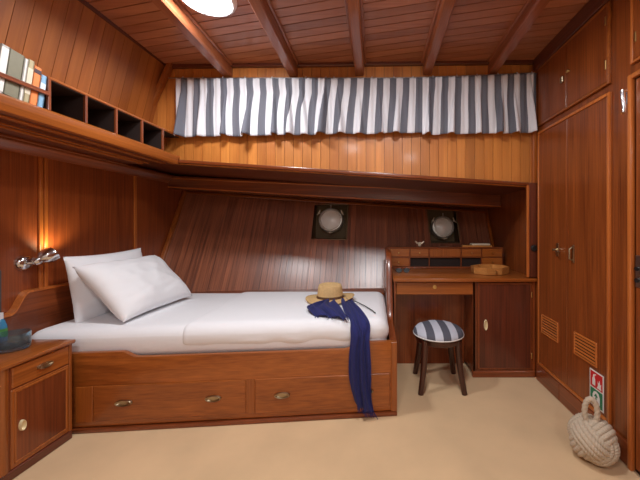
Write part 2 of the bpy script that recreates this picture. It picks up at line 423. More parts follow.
hk = thing('door_hook', 'chrome hold-back hook on the casing beside the cabin door', 'hook', (XR, 1.49, 1.75))
MB().box(XR-.01, XR, 1.475, 1.505, 1.80, 1.88, .004).build('mounting_plate', 'chrome', hk)
MB().tube([(XR-.012, 1.49, 1.865), (XR-.04, 1.487, 1.862), (XR-.042, 1.484, 1.83), (XR-.036, 1.482, 1.78), (XR-.038, 1.482, 1.755), (XR-.05, 1.482, 1.752)], [.011, .012, .009, .008, .008, .006], 10).build('hook', 'chrome', hk)

# safety sign on the wardrobe foot
sg = thing('safety_sign', 'small red and green safety sign above the rope doorstop', 'sign', (XR-.02, 1.69, .17))
sx = XR-.0205
bx('sign_plate', 'signwhite', sg, sx, sx+.003, 1.637, 1.743, .172, .372)
bx('red_panel', 'signred', sg, sx-.001, sx+.001, 1.644, 1.736, .278, .365)
bx('green_panel', 'signgreen', sg, sx-.001, sx+.001, 1.644, 1.736, .179, .270)
ic = MB()
def si(pts): ic.prism([(sx-.0018, 1.736-u*.092, z) for u, z in pts], (.001, 0, 0))
si([(.18,.29),(.42,.29),(.42,.325),(.36,.335),(.36,.345),(.5,.352),(.48,.357),(.3,.352),(.24,.345),(.24,.335),(.18,.325)])
si([(.56,.285),(.93,.285),(.88,.30),(.92,.318),(.82,.312),(.78,.335),(.7,.315),(.62,.325),(.66,.305)])
ic.build('fire_symbol', 'signwhite', sg)
ic = MB()
si([(.25,.19),(.75,.19),(.8,.20),(.8,.235),(.7,.255),(.5,.262),(.3,.255),(.2,.235),(.2,.20)])
ic.build('exit_symbol', 'signwhite', sg)
ic = MB()
si2 = lambda pts: ic.prism([(sx-.0026, 1.736-u*.092, z) for u, z in pts], (.001, 0, 0))
si2([(.46,.215),(.54,.215),(.54,.232),(.66,.232),(.5,.25),(.34,.232),(.46,.232)])
ic.build('arrow_symbol', 'signgreen', sg)

# ------------------------------------------------------------------ rope knot doorstop
rk = thing('rope_doorstop', 'cream rope monkey-fist knot doorstop with carrying loop, on carpet', 'doorstop', (1.108, 1.535, 0))
ctr = Vector((1.108, 1.535, .108)); R = Matrix.Rotation(.5, 3, 'Z') @ Matrix.Rotation(.62, 3, 'X') @ Matrix.Rotation(.4, 3, 'Y')
m = MB()
for ax in range(3):
    for q in range(5):
        t = (q-2)*.0205; sh = (1, .97, .84)[abs(q-2)]
        pts = []
        for i in range(180):
            th = 2*PI*i/180; cc, ss = math.cos(th), math.sin(th)
            e = lambda v: math.copysign(abs(v)**.82, v)
            A, B = .099*sh, .08*sh
            p = [0, 0, 0]; p[ax] = t; p[(ax+1) % 3] = A*e(cc); p[(ax+2) % 3] = B*e(ss)
            pts.append(ctr+R @ Vector(p))
        m.tube(pts, .0112, 18, closed=True, tri=.36, twist=2*PI/3*42/180*1.0)
m.build('knot', 'rope', rk, angle=80)
MB().lathe([(0, -.075)]+[(.078*math.sin(PI*i/10), -.078*math.cos(PI*i/10)) for i in range(1, 10)]+[(0, .078)], Matrix.Translation(ctr), 20).build('core', 'rope', rk)
pts = []
for i in range(64):
    th = PI*(-.42+1.84*i/63)
    pts.append(ctr+Vector((-.012-.024*math.cos(th), -.005+.012*math.cos(th), .138+.066*math.sin(th))))
MB().tube(pts, .0105, 18, tri=.34, twist=.5).build('loop', 'rope', rk, angle=80)

# ------------------------------------------------------------------ cubby shelf on the left wall
cb = thing('cubby_shelf', 'long wooden cubby-hole shelf running along the bulkhead above the bed', 'shelf', (-1.75, 1.4, 1.67))
XC = -1.555
m = MB().box(-1.93, XC, BACK+.02, 2.375, 1.725, 1.745)
m.prism([(XC-.02, BACK+.02, 1.673), (XC+.004, BACK+.02, 1.676), (XC+.012, BACK+.02, 1.70), (XC+.010, BACK+.02, 1.735), (XC-.002, BACK+.02, 1.747), (XC-.02, BACK+.02, 1.747)], (0, 2.32-BACK, 0))
m.build('bottom_board', 'mah_y', cb)
bx('top_board', 'mah_y', cb, -1.86, XC, 1.424, 2.375, 1.895, 1.909, bevel=.003)
bx('back_board', 'gap', cb, -1.90, -1.885, BACK+.02, 2.37, 1.745, 1.895)  # near-black colour stands in for shade inside the cubby holes
bx('shade_lining', 'gap', cb, -1.884, XC-.006, 1.437, 2.375, 1.891, 1.8945)  # dark sheet added under the top board as painted shade
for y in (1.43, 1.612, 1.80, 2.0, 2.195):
    dv = bx('divider', 'gap', cb, -1.885, XC-.012, y-.006, y+.006, 1.745, 1.8905)  # divider faces coloured near-black for the shade in the holes
    bx('edge_strip', 'red_z', dv, XC-.012, XC+.001, y-.007, y+.007, 1.745, 1.896, bevel=.002)
bx('divider', 'red_z', cb, -1.885, XC+.001, .45, .464, 1.745, 1.896, bevel=.002)
bx('book_rail', 'red_y', cb, XC-.004, XC+.008, .464, 1.424, 1.812, 1.832, bevel=.003)
# soffit mouldings under the shelf
m = MB().box(XL, XC-.02, BACK, 2.40, 1.688, 1.726)
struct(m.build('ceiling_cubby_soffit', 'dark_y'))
m = MB()
for x0, x1, z in ((-1.695, -1.655, 1.681), (-1.80, -1.785, 1.681), (-1.86, -1.83, 1.678)): m.box(x0, x1, BACK, 2.36, z, 1.69, .003, 2)
struct(m.build('trim_21', 'honey_y'))
m = MB().prism([(XL, BACK, 1.625), (XL+.012, BACK, 1.625), (XL+.02, BACK, 1.645), (XL+.055, BACK, 1.672), (XL+.06, BACK, 1.69), (XL, BACK, 1.69)], (0, 3.05-BACK, 0))
m.box(XL+.085, XL+.115, BACK, 2.4, 1.676, 1.69, .004, 2)
struct(m.build('trim_22', 'red_y'))

# ------------------------------------------------------------------ books
def pagemat(): return 'paper'
M['paper'] = plain('book_pages', lin(222, 210, 186), .9)
def book(y0, th, h, dep, col, label, lean, band=None, x=-1.5615, spine=None):
    nm = 'cover_%d' % len(M); M[nm] = plain(nm, lin(*col), .6, nscale=40, var=.1)
    r = thing('book', label, 'book', (x, y0, 1.746), 'books standing on the shelf behind the rail')
    def put(mb, name, mat):
        for v in mb.bm.verts:
            yy, zz = v.co.y, v.co.z
            v.co.y = y0+yy*math.cos(lean)+zz*math.sin(lean); v.co.z = 1.746+zz*math.cos(lean)-yy*math.sin(lean)+th*math.sin(lean)
        return mb.build(name, mat, r)
    c = MB().box(x-dep, x, 0, .003, 0, h).box(x-dep, x, th-.003, th, 0, h).box(x-.004, x, 0, th, 0, h, .001)
    cv = put(c, 'cover', nm)
    put(MB().box(x-dep+.004, x-.006, .0035, th-.0035, .003, h-.004), 'pages', 'paper')
    if band:
        nb = 'band_%d' % len(M); M[nb] = plain(nb, lin(*band[0]), .6)
        put(MB().box(x-.002, x+.0008, .001, th-.001, h*band[1], h*band[2]), 'spine_label', nb)
    return r
L = .12
for a in (
    (1.168, .030, .195, .14, (200, 186, 160), 'cream book at the open end of the row of books', L),
    (1.199, .027, .160, .13, (236, 226, 210), 'short off-white book at the picture edge', L, ((150, 120, 90), .1, .3)),
    (1.228, .026, .212, .15, (190, 188, 182), 'tall pale grey book with a white spine label', L, ((240, 238, 232), .05, .95)),
    (1.256, .054, .205, .15, (128, 124, 102), 'thick olive grey book, widest in the row', L),
    (1.312, .013, .198, .14, (242, 238, 230), 'thin white book between olive and beige books', L),
    (1.327, .022, .202, .14, (184, 170, 132), 'beige green book beside the orange one', L, ((222, 212, 188), .2, .8)),
    (1.351, .030, .184, .135, (242, 138, 72), 'bright orange book with a dark band at the top', L, ((70, 50, 56), .82, .93)),
    (1.383, .023, .158, .13, (136, 180, 212), 'light blue book, last against the divider', L, ((212, 226, 236), .55, .75)),
): book(*a)

# ------------------------------------------------------------------ bed
bed = thing('berth', 'built-in single mahogany bed with scalloped front and drawers', 'bed', (-1.0, 2.3, 0))
A = Vector((-2.08, 1.6997)); B = Vector((.1326, 1.895)); U = (B-A).normalized(); NB = Vector((U.y, -U.x)); LEN = (B-A).length
def fp(u, z, off=0): p = A+U*u+NB*off; return Vector((p.x, p.y, z))
def upx(px):   # distance along the front whose sight line meets image column px (measured from the photograph)
    t = (px-376)/300; return (t*A.y-A.x)/(U.x-t*U.y)
def fbox(mb, u0, u1, z0, z1, o0, o1, bevel=0, seg=1):
    return mb.hexa([fp(u0,z0,o1),fp(u1,z0,o1),fp(u1,z0,o0),fp(u0,z0,o0),fp(u0,z1,o1),fp(u1,z1,o1),fp(u1,z1,o0),fp(u0,z1,o0)], bevel, seg)
prof = [(0, .03), (LEN, .03), (LEN, .467)]
u1, u0 = upx(366), upx(343)
for i in range(9): t = i/8; prof.append((u1+(u0-u1)*t, .467-.042*smooth(t)))
u1, u0 = upx(137), upx(121)
for i in range(9): t = i/8; prof.append((u1+(u0-u1)*t, .425+.035*smooth(t)))
prof.append((0, .46))
MB().prism([fp(u, z, 0) for u, z in prof], (-NB.x*.03, -NB.y*.03, 0), .005, 2).build('front_panel', 'mah_x', bed)
m = fbox(MB(), 0, LEN, 0, .026, -.03, .012, .006, 2); m.build('base_moulding', 'red_x', bed)
fbox(MB(), upx(391), LEN, .026, .462, 0, .006, .003).build('corner_post', 'mah_z', bed)
m = MB(); fbox(m, upx(246.5), upx(254.5), .06, .268, 0, .004, .002).build('stile', 'mah_z', bed); fbox(MB(), upx(76), upx(93), .06, .265, 0, .004, .002).build('stile', 'mah_z', bed)
for a, c, hs in ((94.5, 245.5, (125, 214)), (255.5, 389.5, (282.5, 366))):
    dr = fbox(MB(), upx(a), upx(c), .062, .268, 0, .007, .003).build('drawer', 'mah_x', bed)
    for h in hs:
        oval_pull(dr, fp(upx(h), .166, .007), (NB.x, NB.y, 0), (0, 0, 1), .047, .018, 'nickel')
m = MB()
hb = [(1.42, .05), (1.42, .69), (1.66, .692)]
for i in range(13): t = i/12; hb.append((1.675+.125*t, .692+.112*smooth(smooth(t))))
hb += [(2.84, .80), (2.76, .6), (2.76, .05)]
m.prism([(XL+.003, y, z) for y, z in hb], (.037, 0, 0), .005, 2); m.build('headboard', 'red_y', bed)
m = MB(); cp = hb[1:-2]
for p0, p1 in zip(cp, cp[1:]):
    m.hexa([(xx, y, z+dz) for dz in (-.006, .007) for xx, (y, z) in ((XL+.003, p0), (XL+.046, p0), (XL+.046, p1), (XL+.003, p1))])
bmesh.ops.remove_doubles(m.bm, verts=m.bm.verts, dist=.0001)
m.build('headboard_cap', 'honey_y', bed)
m = MB()
fb = [(1.90, .03), (1.90, .467), (2.22, .467)]
for i in range(13): t = i/12; fb.append((2.24+.34*t, .47+.50*smooth(t)))
fb += [(2.99, .975), (2.83, .40), (2.83, .03)]
m.prism([(.086, y, z) for y, z in fb], (.046, 0, 0), .006, 2); m.build('footboard', 'red_y', bed)
bx('bed_board', 'dark_x', bed, -2.05, .08, 1.95, 2.76, .34, .385)

m = MB()
for k in range(12):
    xa, xb = -2.05+2.13*k/12, -2.05+2.13*(k+1)/12
    m.hexa([(x, y, z) for z in (.50, .568) for x, y in ((xa, min(2.80, hy(xa,.5)-.005)), (xb, min(2.80, hy(xb,.5)-.005)), (xb, hy(xb, z)-.001), (xa, hy(xa, z)-.001))])
struct(m.build('trim_25', 'red_x'))
def soft_block(x0, x1, yf, yb, z0, z1, r, nx=70, ny=26, nz=8, amp=.004, seed=0, wr=None):
    """Rounded upholstery block; yf(x) gives the front edge."""
    m = MB(); xm = (x0+x1)/2; hx, hyy, hz = (x1-x0)/2, ((yb(xm) if callable(yb) else yb)-yf(xm))/2, (z1-z0)/2
    def rnd(p):
        q = [max(-(h-r), min(h-r, c)) for c, h in zip(p, (hx, hyy, hz))]
        d = Vector([a-b for a, b in zip(p, q)])
        return Vector(q)+(d.normalized()*r if d.length > 1e-9 else d)
    def place(p):
        e = rnd(p); x = (x0+x1)/2+e.x; t = (e.y+hyy)/(2*hyy)
        yk = yb(x) if callable(yb) else yb; y = yf(x)+(yk-yf(x))*t; z = (z0+z1)/2+e.z
        n = noise.noise(Vector((x*3+seed, y*3, z*3)))*amp+noise.noise(Vector((x*9+seed, y*9, z*5)))*amp*.6
        q = Vector((x, y, z)); out = e-Vector(rnd([c*.85 for c in p])); out = out.normalized() if out.length > 1e-6 else Vector((0,0,1))
        if wr: n += wr(x, y, z, t)
        return q+out*n
    def lin_(h, n):
        a = [-h+2*h*i/n for i in range(n+1)]
        ex = [-h+r*.15, -h+r*.4, -h+r*.7]
        return sorted(set(a+ex+[-e for e in ex]))
    X, Y, Z = lin_(hx, nx), lin_(hyy, ny), lin_(hz, nz)
    for z in (-hz, hz): m.grid([[place((x, y, z)) for x in X] for y in Y])
    for y in (-hyy, hyy): m.grid([[place((x, y, z)) for x in X] for z in Z])
    for x in (-hx, hx): m.grid([[place((x, y, z)) for y in Y] for z in Z])
    bmesh.ops.remove_doubles(m.bm, verts=m.bm.verts, dist=.0008)
    return m
def yfront(x): return (A+U*((x-A.x)/U.x)).y+.034
m = soft_block(-2.055, .072, yfront, lambda x: min(hy(x, .50)-.004, 2.80), .388, .578, .07)
tag(m.build('mattress', 'sheet', angle=80), 'white sheeted mattress lying in the berth', 'mattress')
def wr(x, y, z, t):
    s = .006*max(0, 1-abs(z-.47)/.09) if t < .12 else 0
    return s*math.sin(x*23+noise.noise(Vector((x*4, z*9, 0)))*4)
def yf2(x): return yfront(x)-.006+.002*math.sin(x*14)
m = soft_block(-1.24, .082, yf2, lambda x: min(hy(x, .50)-.003, 2.805), .424, .592, .078, amp=.006, seed=4, wr=wr)
for v in m.bm.verts:   # the turned edge runs on the skew
    if v.co.x < -1.1: v.co.x += .06*(v.co.y-2.3)*-1*smooth((-1.1-v.co.x)/.14)
tag(m.build('bed_cover', 'sheet', angle=80), 'white bed cover spread over the foot end of the mattress', 'bedding')

def pillow(name, c, eu, ev, w, h, th, label, seed, puff=1):
    eu, ev = Vector(eu).normalized(), Vector(ev); ev = (ev-eu*ev.dot(eu)).normalized(); n = eu.cross(ev)
    m = MB(); N = 40
    for s in (1, -1):
        rows = []
        for i in range(N+1):
            v = -1+2*i/N; row = []
            for j in range(N+1):
                u = -1+2*j/N
                ou = u*(1-.05*(1-v*v)*abs(u)); ov = v*(1-.07*(1-u*u)*abs(v))
                t = ((1-abs(u)**3)*(1-abs(v)**2.6))**.5
                k = noise.noise(Vector((u*2+seed, v*2, s)))*.14+noise.noise(Vector((u*5+seed, v*4, s*2)))*.06
                cr = .016*(abs(noise.noise(Vector((u*2.2+v*1.2, v*3.2-u, seed+7))))-.2)+.006*math.sin(11*u+6*v+seed)*noise.noise(Vector((u*1.5, v*1.5, seed)))
                row.append(Vector(c)+eu*(ou*w/2)+ev*(ov*h/2)+n*(s*(th/2*t*(1+k)+cr*t)))
            rows.append(row)
        m.grid(rows)
    bmesh.ops.remove_doubles(m.bm, verts=m.bm.verts, dist=.0005)
    return tag(m.build(name, 'sheet', angle=100), label, 'pillow')
pillow('pillow', (-1.945, 2.215, .782), (0, 1, .015), (-.07, 0, .44), .63, .45, .12, 'upright white pillow propped against the headboard', 1.3)
pillow('pillow', (-1.72, 2.20, .772), (.02, 1, .01), (-.29, .05, .31), .68, .47, .20, 'plump white pillow leaning on the one behind it', 5.1)

# ------------------------------------------------------------------ hat and scarf on the bed
hat = thing('straw_hat', 'natural straw sun hat with a wide brim, on the bed', 'hat', (-.37, 2.42, .60))
def hf(p, r, th):
    q = p.copy()
    if r > .11: q.z += .014*math.cos(2*th)*(r-.1)/.1+.010*(r-.11)/.09*math.cos(th-.4)
    elif q.z > .08: q.z -= .016*max(0, math.cos(th+PI/2))*(1 if r < .08 else .4)
    return q
P = [(0,.108),(.035,.108),(.06,.116),(.075,.122),(.086,.118),(.093,.10),(.098,.06),(.102,.028),(.106,.014),(.115,.009),(.14,.007),(.17,.008),(.195,.012)]
MT = Matrix.Translation((-.37, 2.42, .602))
MB().lathe(P, MT, 56, 1.0, .9, hf).build('hat_body', 'straw', hat, angle=80, solid=.004)
MB().lathe([(.1035,.034),(.1055,.032),(.109,.018),(.107,.015)], MT, 56, 1.0, .9).build('hat_band', 'hatband', hat)
MB().tube([(-.20, 2.36, .612), (-.14, 2.30, .607), (-.08, 2.21, .603), (-.03, 2.11, .602), (-.005, 2.045, .601)], .0035, 8).build('chin_cord', 'black', hat)

m = MB()
def ribbon(keys, n=60, nc=34, folds=5.5, seed=0):
    """keys: (centre, width vector, normal, fold depth)"""
    rows = []
    K = len(keys)-1
    for i in range(n+1):
        f = i/n*K; k = min(int(f), K-1); t = f-k; t = t*t*(3-2*t) if False else t
        def ip(q):
            p0 = Vector(keys[max(k-1, 0)][q]); p1 = Vector(keys[k][q]); p2 = Vector(keys[k+1][q]); p3 = Vector(keys[min(k+2, K)][q])
            return .5*((2*p1)+(p2-p0)*t+(2*p0-5*p1+4*p2-p3)*t*t+(3*p1-p0-3*p2+p3)*t**3)
        c, w, nn = ip(0), ip(1), ip(2).normalized(); dpt = keys[k][3]+(keys[k+1][3]-keys[k][3])*t
        row = []
        for j in range(nc+1):
            s = -1+2*j/nc
            ph = folds*PI*s+noise.noise(Vector((i*.04+seed, s*1.6, seed)))*3.4
            o = dpt*(.5+.5*math.sin(ph))*(1-.25*abs(s))
            row.append(c+w*(s*.5+.05*math.sin(i*.13+seed)+.10*noise.noise(Vector((i*.07, s*1.5, seed))))+nn*o)
        rows.append(row)
    m.grid(rows); return rows
fy = lambda x: fp((x-A.x)/U.x, 0, .012).y
main = ribbon([((-.25, 2.44, .603), (.08, .02, 0), (0, 0, 1), .012), ((-.215, 2.28, .604), (.09, .03, 0), (0, 0, 1), .022), ((-.15, 2.05, .602), (.11, .03, 0), (0, 0, 1), .026),
        ((-.112, 1.935, .585), (.12, .012, 0), (0, -.4, 1), .022), ((-.10, 1.872, .535), (.125, .012, 0), (0, -1, .3), .020), ((-.098, 1.853, .44), (.13, .012, 0), (0, -1, 0), .020),
        ((-.088, 1.852, .25), (.135, .012, 0), (0, -1, 0), .026), ((-.076, 1.853, .12), (.12, .012, -.02), (0, -1, 0), .030), ((-.068, 1.855, .065), (.10, .012, -.05), (0, -1, 0), .030)], n=90, seed=2, folds=2.6)
side = ribbon([((-.25, 2.46, .604), (.05, .10, 0), (0, 0, 1), .012), ((-.34, 2.40, .606), (.06, .16, 0), (0, 0, 1), .018), ((-.40, 2.22, .605), (.19, .11, 0), (0, 0, 1), .030),
        ((-.35, 2.05, .602), (.24, -.01, 0), (0, 0, 1), .034), ((-.29, 1.95, .594), (.22, -.07, 0), (0, -.3, 1), .022)], n=50, seed=9, folds=2.8)
sc = tag(m.build('scarf', 'navy', angle=80, solid=.003), 'navy blue scarf under the hat, hanging over the bed edge', 'scarf')
m = MB(); random.seed(3)
for row, d in ((main[-1], Vector((.01, -.001, -.034))), (side[-1], Vector((.004, -.03, -.001)))):
    for j in range(0, len(row), 2):
        p = row[j]; e = Vector((random.uniform(-.008, .008), random.uniform(-.002, .002), 0)); l = random.uniform(.7, 1.1)
        m.tube([p-d*.2, p+d*.5*l+e, p+d*l+e*1.6], .0022, 5)
fr = m.build('fringe', 'navy', sc); fr['kind'] = 'stuff'

# ------------------------------------------------------------------ writing desk
dk = thing('writing_desk', 'mahogany writing desk with small drawers along its back', 'desk', (.69, 2.6, 0))
FY = 2.365
bx('desktop', 'mah_x', dk, .136, 1.256, FY-.03, 2.99, .756, .784, bevel=.006, seg=2)
bx('side_panel', 'red_z', dk, .142, .158, FY, 2.95, 0, .757, bevel=.002)
bx('side_panel', 'red_z', dk, .765, .782, FY, 2.95, .03, .757, bevel=.002)
bx('back_panel', 'panel', dk, .158, .765, 2.60, 2.615, .0, .757)
bx('front_rail', 'mah_x', dk, .158, 1.256, FY+.002, FY+.02, .748, .757)
dr = bx('drawer', 'mah_x', dk, .162, .764, FY-.004, FY+.3, .652, .747, bevel=.003)
MB().lathe([(0, .001), (.006, .001), (.0062, .004), (.016, .003), (.016, 0)], frame_mat((.463, FY-.004, .712), (0, -1, 0), (0, 0, 1)), 20).build('escutcheon', 'brass', dr)
m = MB().box(.766, .798, FY, FY+.02, .05, .757).box(1.232, 1.256, FY, FY+.02, .05, .757).box(.798, 1.232, FY, FY+.02, .05, .058)
m.build('cabinet_frame', 'red_z', dk)
dr = bx('cabinet_door', 'red_z', dk, .80, 1.23, FY-.003, FY+.018, .06, .745, bevel=.003)
MB().box(.815, 1.215, FY-.005, FY-.002, .075, .73, .002).build('door_panel', 'dark_z', dr)
oval_pull(dr, (.862, FY-.005, .415), (0, -1, 0), (1, 0, 0), .042, .014, 'ivory', 'handle', 'pale oval pull')
for z in (.17, .65): bx('hinge', 'brass', dr, 1.222, 1.234, FY-.007, FY+.0, z-.022, z+.022, bevel=.002)
bx('cabinet_back', 'dark_z', dk, .782, 1.256, 2.93, 2.95, .05, .757)
bx('plinth', 'red_x', dk, .760, 1.256, FY-.008, FY+.03, 0, .05, bevel=.005)
# upper rank of small drawers
GY = 2.88
cellx = [(387.6-376)/300*GY, (409.8-376)/300*GY, (429.3-376)/300*GY, (461.3-376)/300*GY, (481.7-376)/300*GY, (502.8-376)/300*GY]
gz0, gz1 = .79, .985
m = MB().box(cellx[0], cellx[5], GY, 3.0, gz1-.012, gz1, .003).box(cellx[0], cellx[5], GY, 3.0, gz0-.006, gz0+.01, .002)
m.box(cellx[0], cellx[5], GY+.004, 3.0, .885, .893)
for i, x in enumerate(cellx): m.box(x-.005, x+.005, GY+.002, 3.0, gz0, gz1-.004, .001)
m.build('pigeonhole_case', 'red_x', dk)
bx('case_back', 'gap', dk, cellx[0]+.006, cellx[5]-.006, 2.90, 2.912, gz0+.01, gz1-.012)  # near-black sheet close behind the face, painted shade of the openings
def small_drawer(i, z0, z1, kn=True):
    d = bx('small_drawer', 'mah_z' if i == 2 else 'mah_x', dk, cellx[i]+.0065, cellx[i+1]-.0065, GY, GY+.1, z0, z1, bevel=.002)
    if kn: knob(d, ((cellx[i]+cellx[i+1])/2, GY, (z0+z1)/2), (0, -1, 0), .007)
for i in range(5): small_drawer(i, .895, .971, i != 2)
small_drawer(0, .802, .883); small_drawer(4, .802, .883)

# things on the desk
ty = 2.60
tm = thing('wooden_tray', 'pale octagonal wooden tray on the desk', 'tray', (1.0, ty, .785))
m = MB(); mt = Matrix.Translation((.985, ty, .785)) @ Matrix.Rotation(PI/8, 4, 'Z')
m.lathe([(0, 0), (.162, 0), (.168, .004), (.172, .05), (.172, .058), (.158, .058), (.155, .018), (0, .016)], mt, 8, 1, .82)
m.build('tray_body', 'lightwood', tm, angle=25)
bx('clasp', 'brass', tm, .975, .995, ty-.145, ty-.135, .80, .82, bevel=.002)
sgx, sgy = .232, 2.60
gl = thing('sunglasses', 'dark sunglasses lying folded on the desk', 'sunglasses', (sgx, sgy, .785))
m = MB()
for s in (-1, 1): m.lathe([(0, -.002), (.024, -.002), (.026, 0), (.024, .002), (0, .002)], frame_mat((sgx+s*.032, sgy, .807), (0, -1, .35), (0, 0, 1)), 20, 1, .8)
m.build('lens', 'black', gl)
m = MB().tube([(sgx-.062, sgy, .815), (sgx, sgy-.003, .813), (sgx+.062, sgy, .815)], .004, 8)
m.build('bridge', 'black', gl)
for s in (-1, 1): MB().tube([(sgx+s*.062, sgy, .815), (sgx+s*.063, sgy+.06, .800), (sgx+s*.05, sgy+.12, .789)], .003, 8).build('temple', 'black', gl)

tag(MB().hexa([(x, y, z) for z in (gz1, gz1+.018) for x, y in ((.835, 2.89), (1.125, 2.90), (1.125, 2.985), (.84, 2.985))], .004).build('wooden_box', 'lightwood'), 'flat pale wooden board on the small drawers, behind the tray', 'board')
tag(MB().hexa([(x, y, z) for z in (gz1+.0185, gz1+.034) for x, y in ((.93, 2.90), (1.11, 2.91), (1.11, 2.98), (.93, 2.98))], .003).build('notebook', 'paper'), 'small pale notebook on the flat wooden board', 'book')

def wing_nut(parent, c, n, up, s=1, name='wing_nut'):
    mt = frame_mat(c, n, up) @ Matrix.Scale(s, 4)
    m = MB(); m.lathe([(0, .03), (.008, .03), (.012, .022), (.012, 0)], mt, 12)
    for sg_ in (-1, 1): m.tube([mt @ Vector((sg_*.006, 0, .015)), mt @ Vector((sg_*.022, .003, .024)), mt @ Vector((sg_*.034, .004, .036))], [.006*s, .007*s, .005*s], 8)
    return m.build(name, 'palemetal', parent)
wn = wing_nut(None, (.425, 2.93, gz1+.012), (0, -.3, 1), (0, 1, 0), 1.25, 'brass_fitting')
tag(wn, 'loose winged metal fitting on the small drawers, beside the porthole', 'fitting')

# ------------------------------------------------------------------ portholes
def porthole(idx, h, cx, cz, r, label):
    x0, x1, z0, z1 = h
    cy = hy(cx, cz)+.085
    root = MB()
    t = .012
    q = lambda z: hy((x0+x1)/2, z)
    yb = max(q(z1), q(z0))+.12
    root.hexa([(x0,q(z0)-.004,z0-t),(x1,q(z0)-.004,z0-t),(x1,yb,z0-t),(x0,yb,z0-t),(x0,q(z0)-.004,z0),(x1,q(z0)-.004,z0),(x1,yb,z0),(x0,yb,z0)])
    root.hexa([(x0,q(z1)-.004,z1),(x1,q(z1)-.004,z1),(x1,yb,z1),(x0,yb,z1),(x0,q(z1)-.004,z1+t),(x1,q(z1)-.004,z1+t),(x1,yb,z1+t),(x0,yb,z1+t)])
    for a, c in ((x0-t, x0), (x1, x1+t)):
        root.hexa([(a,q(z0)-.004,z0-t),(c,q(z0)-.004,z0-t),(c,yb,z0-t),(a,yb,z0-t),(a,q(z1)-.004,z1+t),(c,q(z1)-.004,z1+t),(c,yb,z1+t),(a,yb,z1+t)])
    root.hexa([(x0-t,yb-.03+(-.06),z0-t),(x1+t,yb-.09,z0-t),(x1+t,yb,z0-t),(x0-t,yb,z0-t),(x0-t,yb-.012,z1+t),(x1+t,yb-.012,z1+t),(x1+t,yb,z1+t),(x0-t,yb,z1+t)])
    w = struct(root.build(f'window_{idx}', 'niche'), label)
    mt = frame_mat((cx, cy, cz), (0, -1, .18), (0, 0, 1))
    MB().lathe([(r*.80, .045), (r*.84, .052), (r*.93, .05), (r, .04), (r*1.03, .02), (r*1.03, -.06)], mt, 48).build('frame', 'pewter', w)
    MB().lathe([(0, .062), (r*.3, .058), (r*.6, .05), (r*.8, .040), (r*.82, .03)], mt, 48).build('glass', 'lens', w)
    for ang in (30, 150, 270):
        a = math.radians(ang); p = mt @ Vector((r*1.10*math.cos(a), r*1.10*math.sin(a), .045))
        wing_nut(w, p, (0, -1, .18), (math.cos(a), 0, math.sin(a)) if ang != 270 else (0, 0, 1), .95)
    MB().tube([mt @ Vector((0, r*.95, .05)), mt @ Vector((0, r*1.25, .05))], .006, 8).build('hinge', 'pewter', w)
porthole(1, holes[0], -.507, 1.252, .135, 'round porthole in a square niche above the bed')
porthole(2, holes[1], .755, 1.172, .125, 'round porthole in a square niche above the desk')
so = thing('wall_socket', 'black round socket on the post beside the desk', 'socket', (1.225, 2.335, 1.0))
MB().lathe([(0, .008), (.014, .008), (.016, .014), (.024, .012), (.027, 0)], frame_mat((1.23, 2.335, 1.02), (0, -1, 0), (0, 0, 1)), 24).build('faceplate', 'black', so)

# ------------------------------------------------------------------ stool
st = thing('stool', 'low dark wood stool with round striped cushion, at the desk', 'stool', (.472, 2.275, 0))
cx, cy = .472, 2.275
m = MB(); m.lathe([(0, .452), (.07, .450), (.13, .440), (.165, .425), (.184, .405), (.188, .392), (.183, .380), (.17, .374), (0, .374)], Matrix.Translation((cx, cy, 0)), 48)
m.build('seat_cushion', 'seat', st, angle=80)
MB().tube([(cx+.186*math.cos(2*PI*k/48), cy+.186*math.sin(2*PI*k/48), .386) for k in range(48)], .005, 8, closed=True).build('piping', 'signwhite', st)
MB().lathe([(.148, .335), (.168, .335), (.174, .345), (.174, .373), (.148, .373), (.148, .335)], Matrix.Translation((cx, cy, 0)), 48).build('seat_frame', 'darkstool', st)
for sx_, sy_ in ((-1,-1),(1,-1),(1,1),(-1,1)):
    pts = []
    for i in range(12):
        t = i/11; sp = .118+.038*t**1.7
        pts.append((cx+sx_*sp, cy+sy_*sp*.98, .37*(1-t)))
    MB().tube(pts, [.025-.005*i/11 for i in range(12)], 12, flat=.9).build('leg', 'darkstool', st)

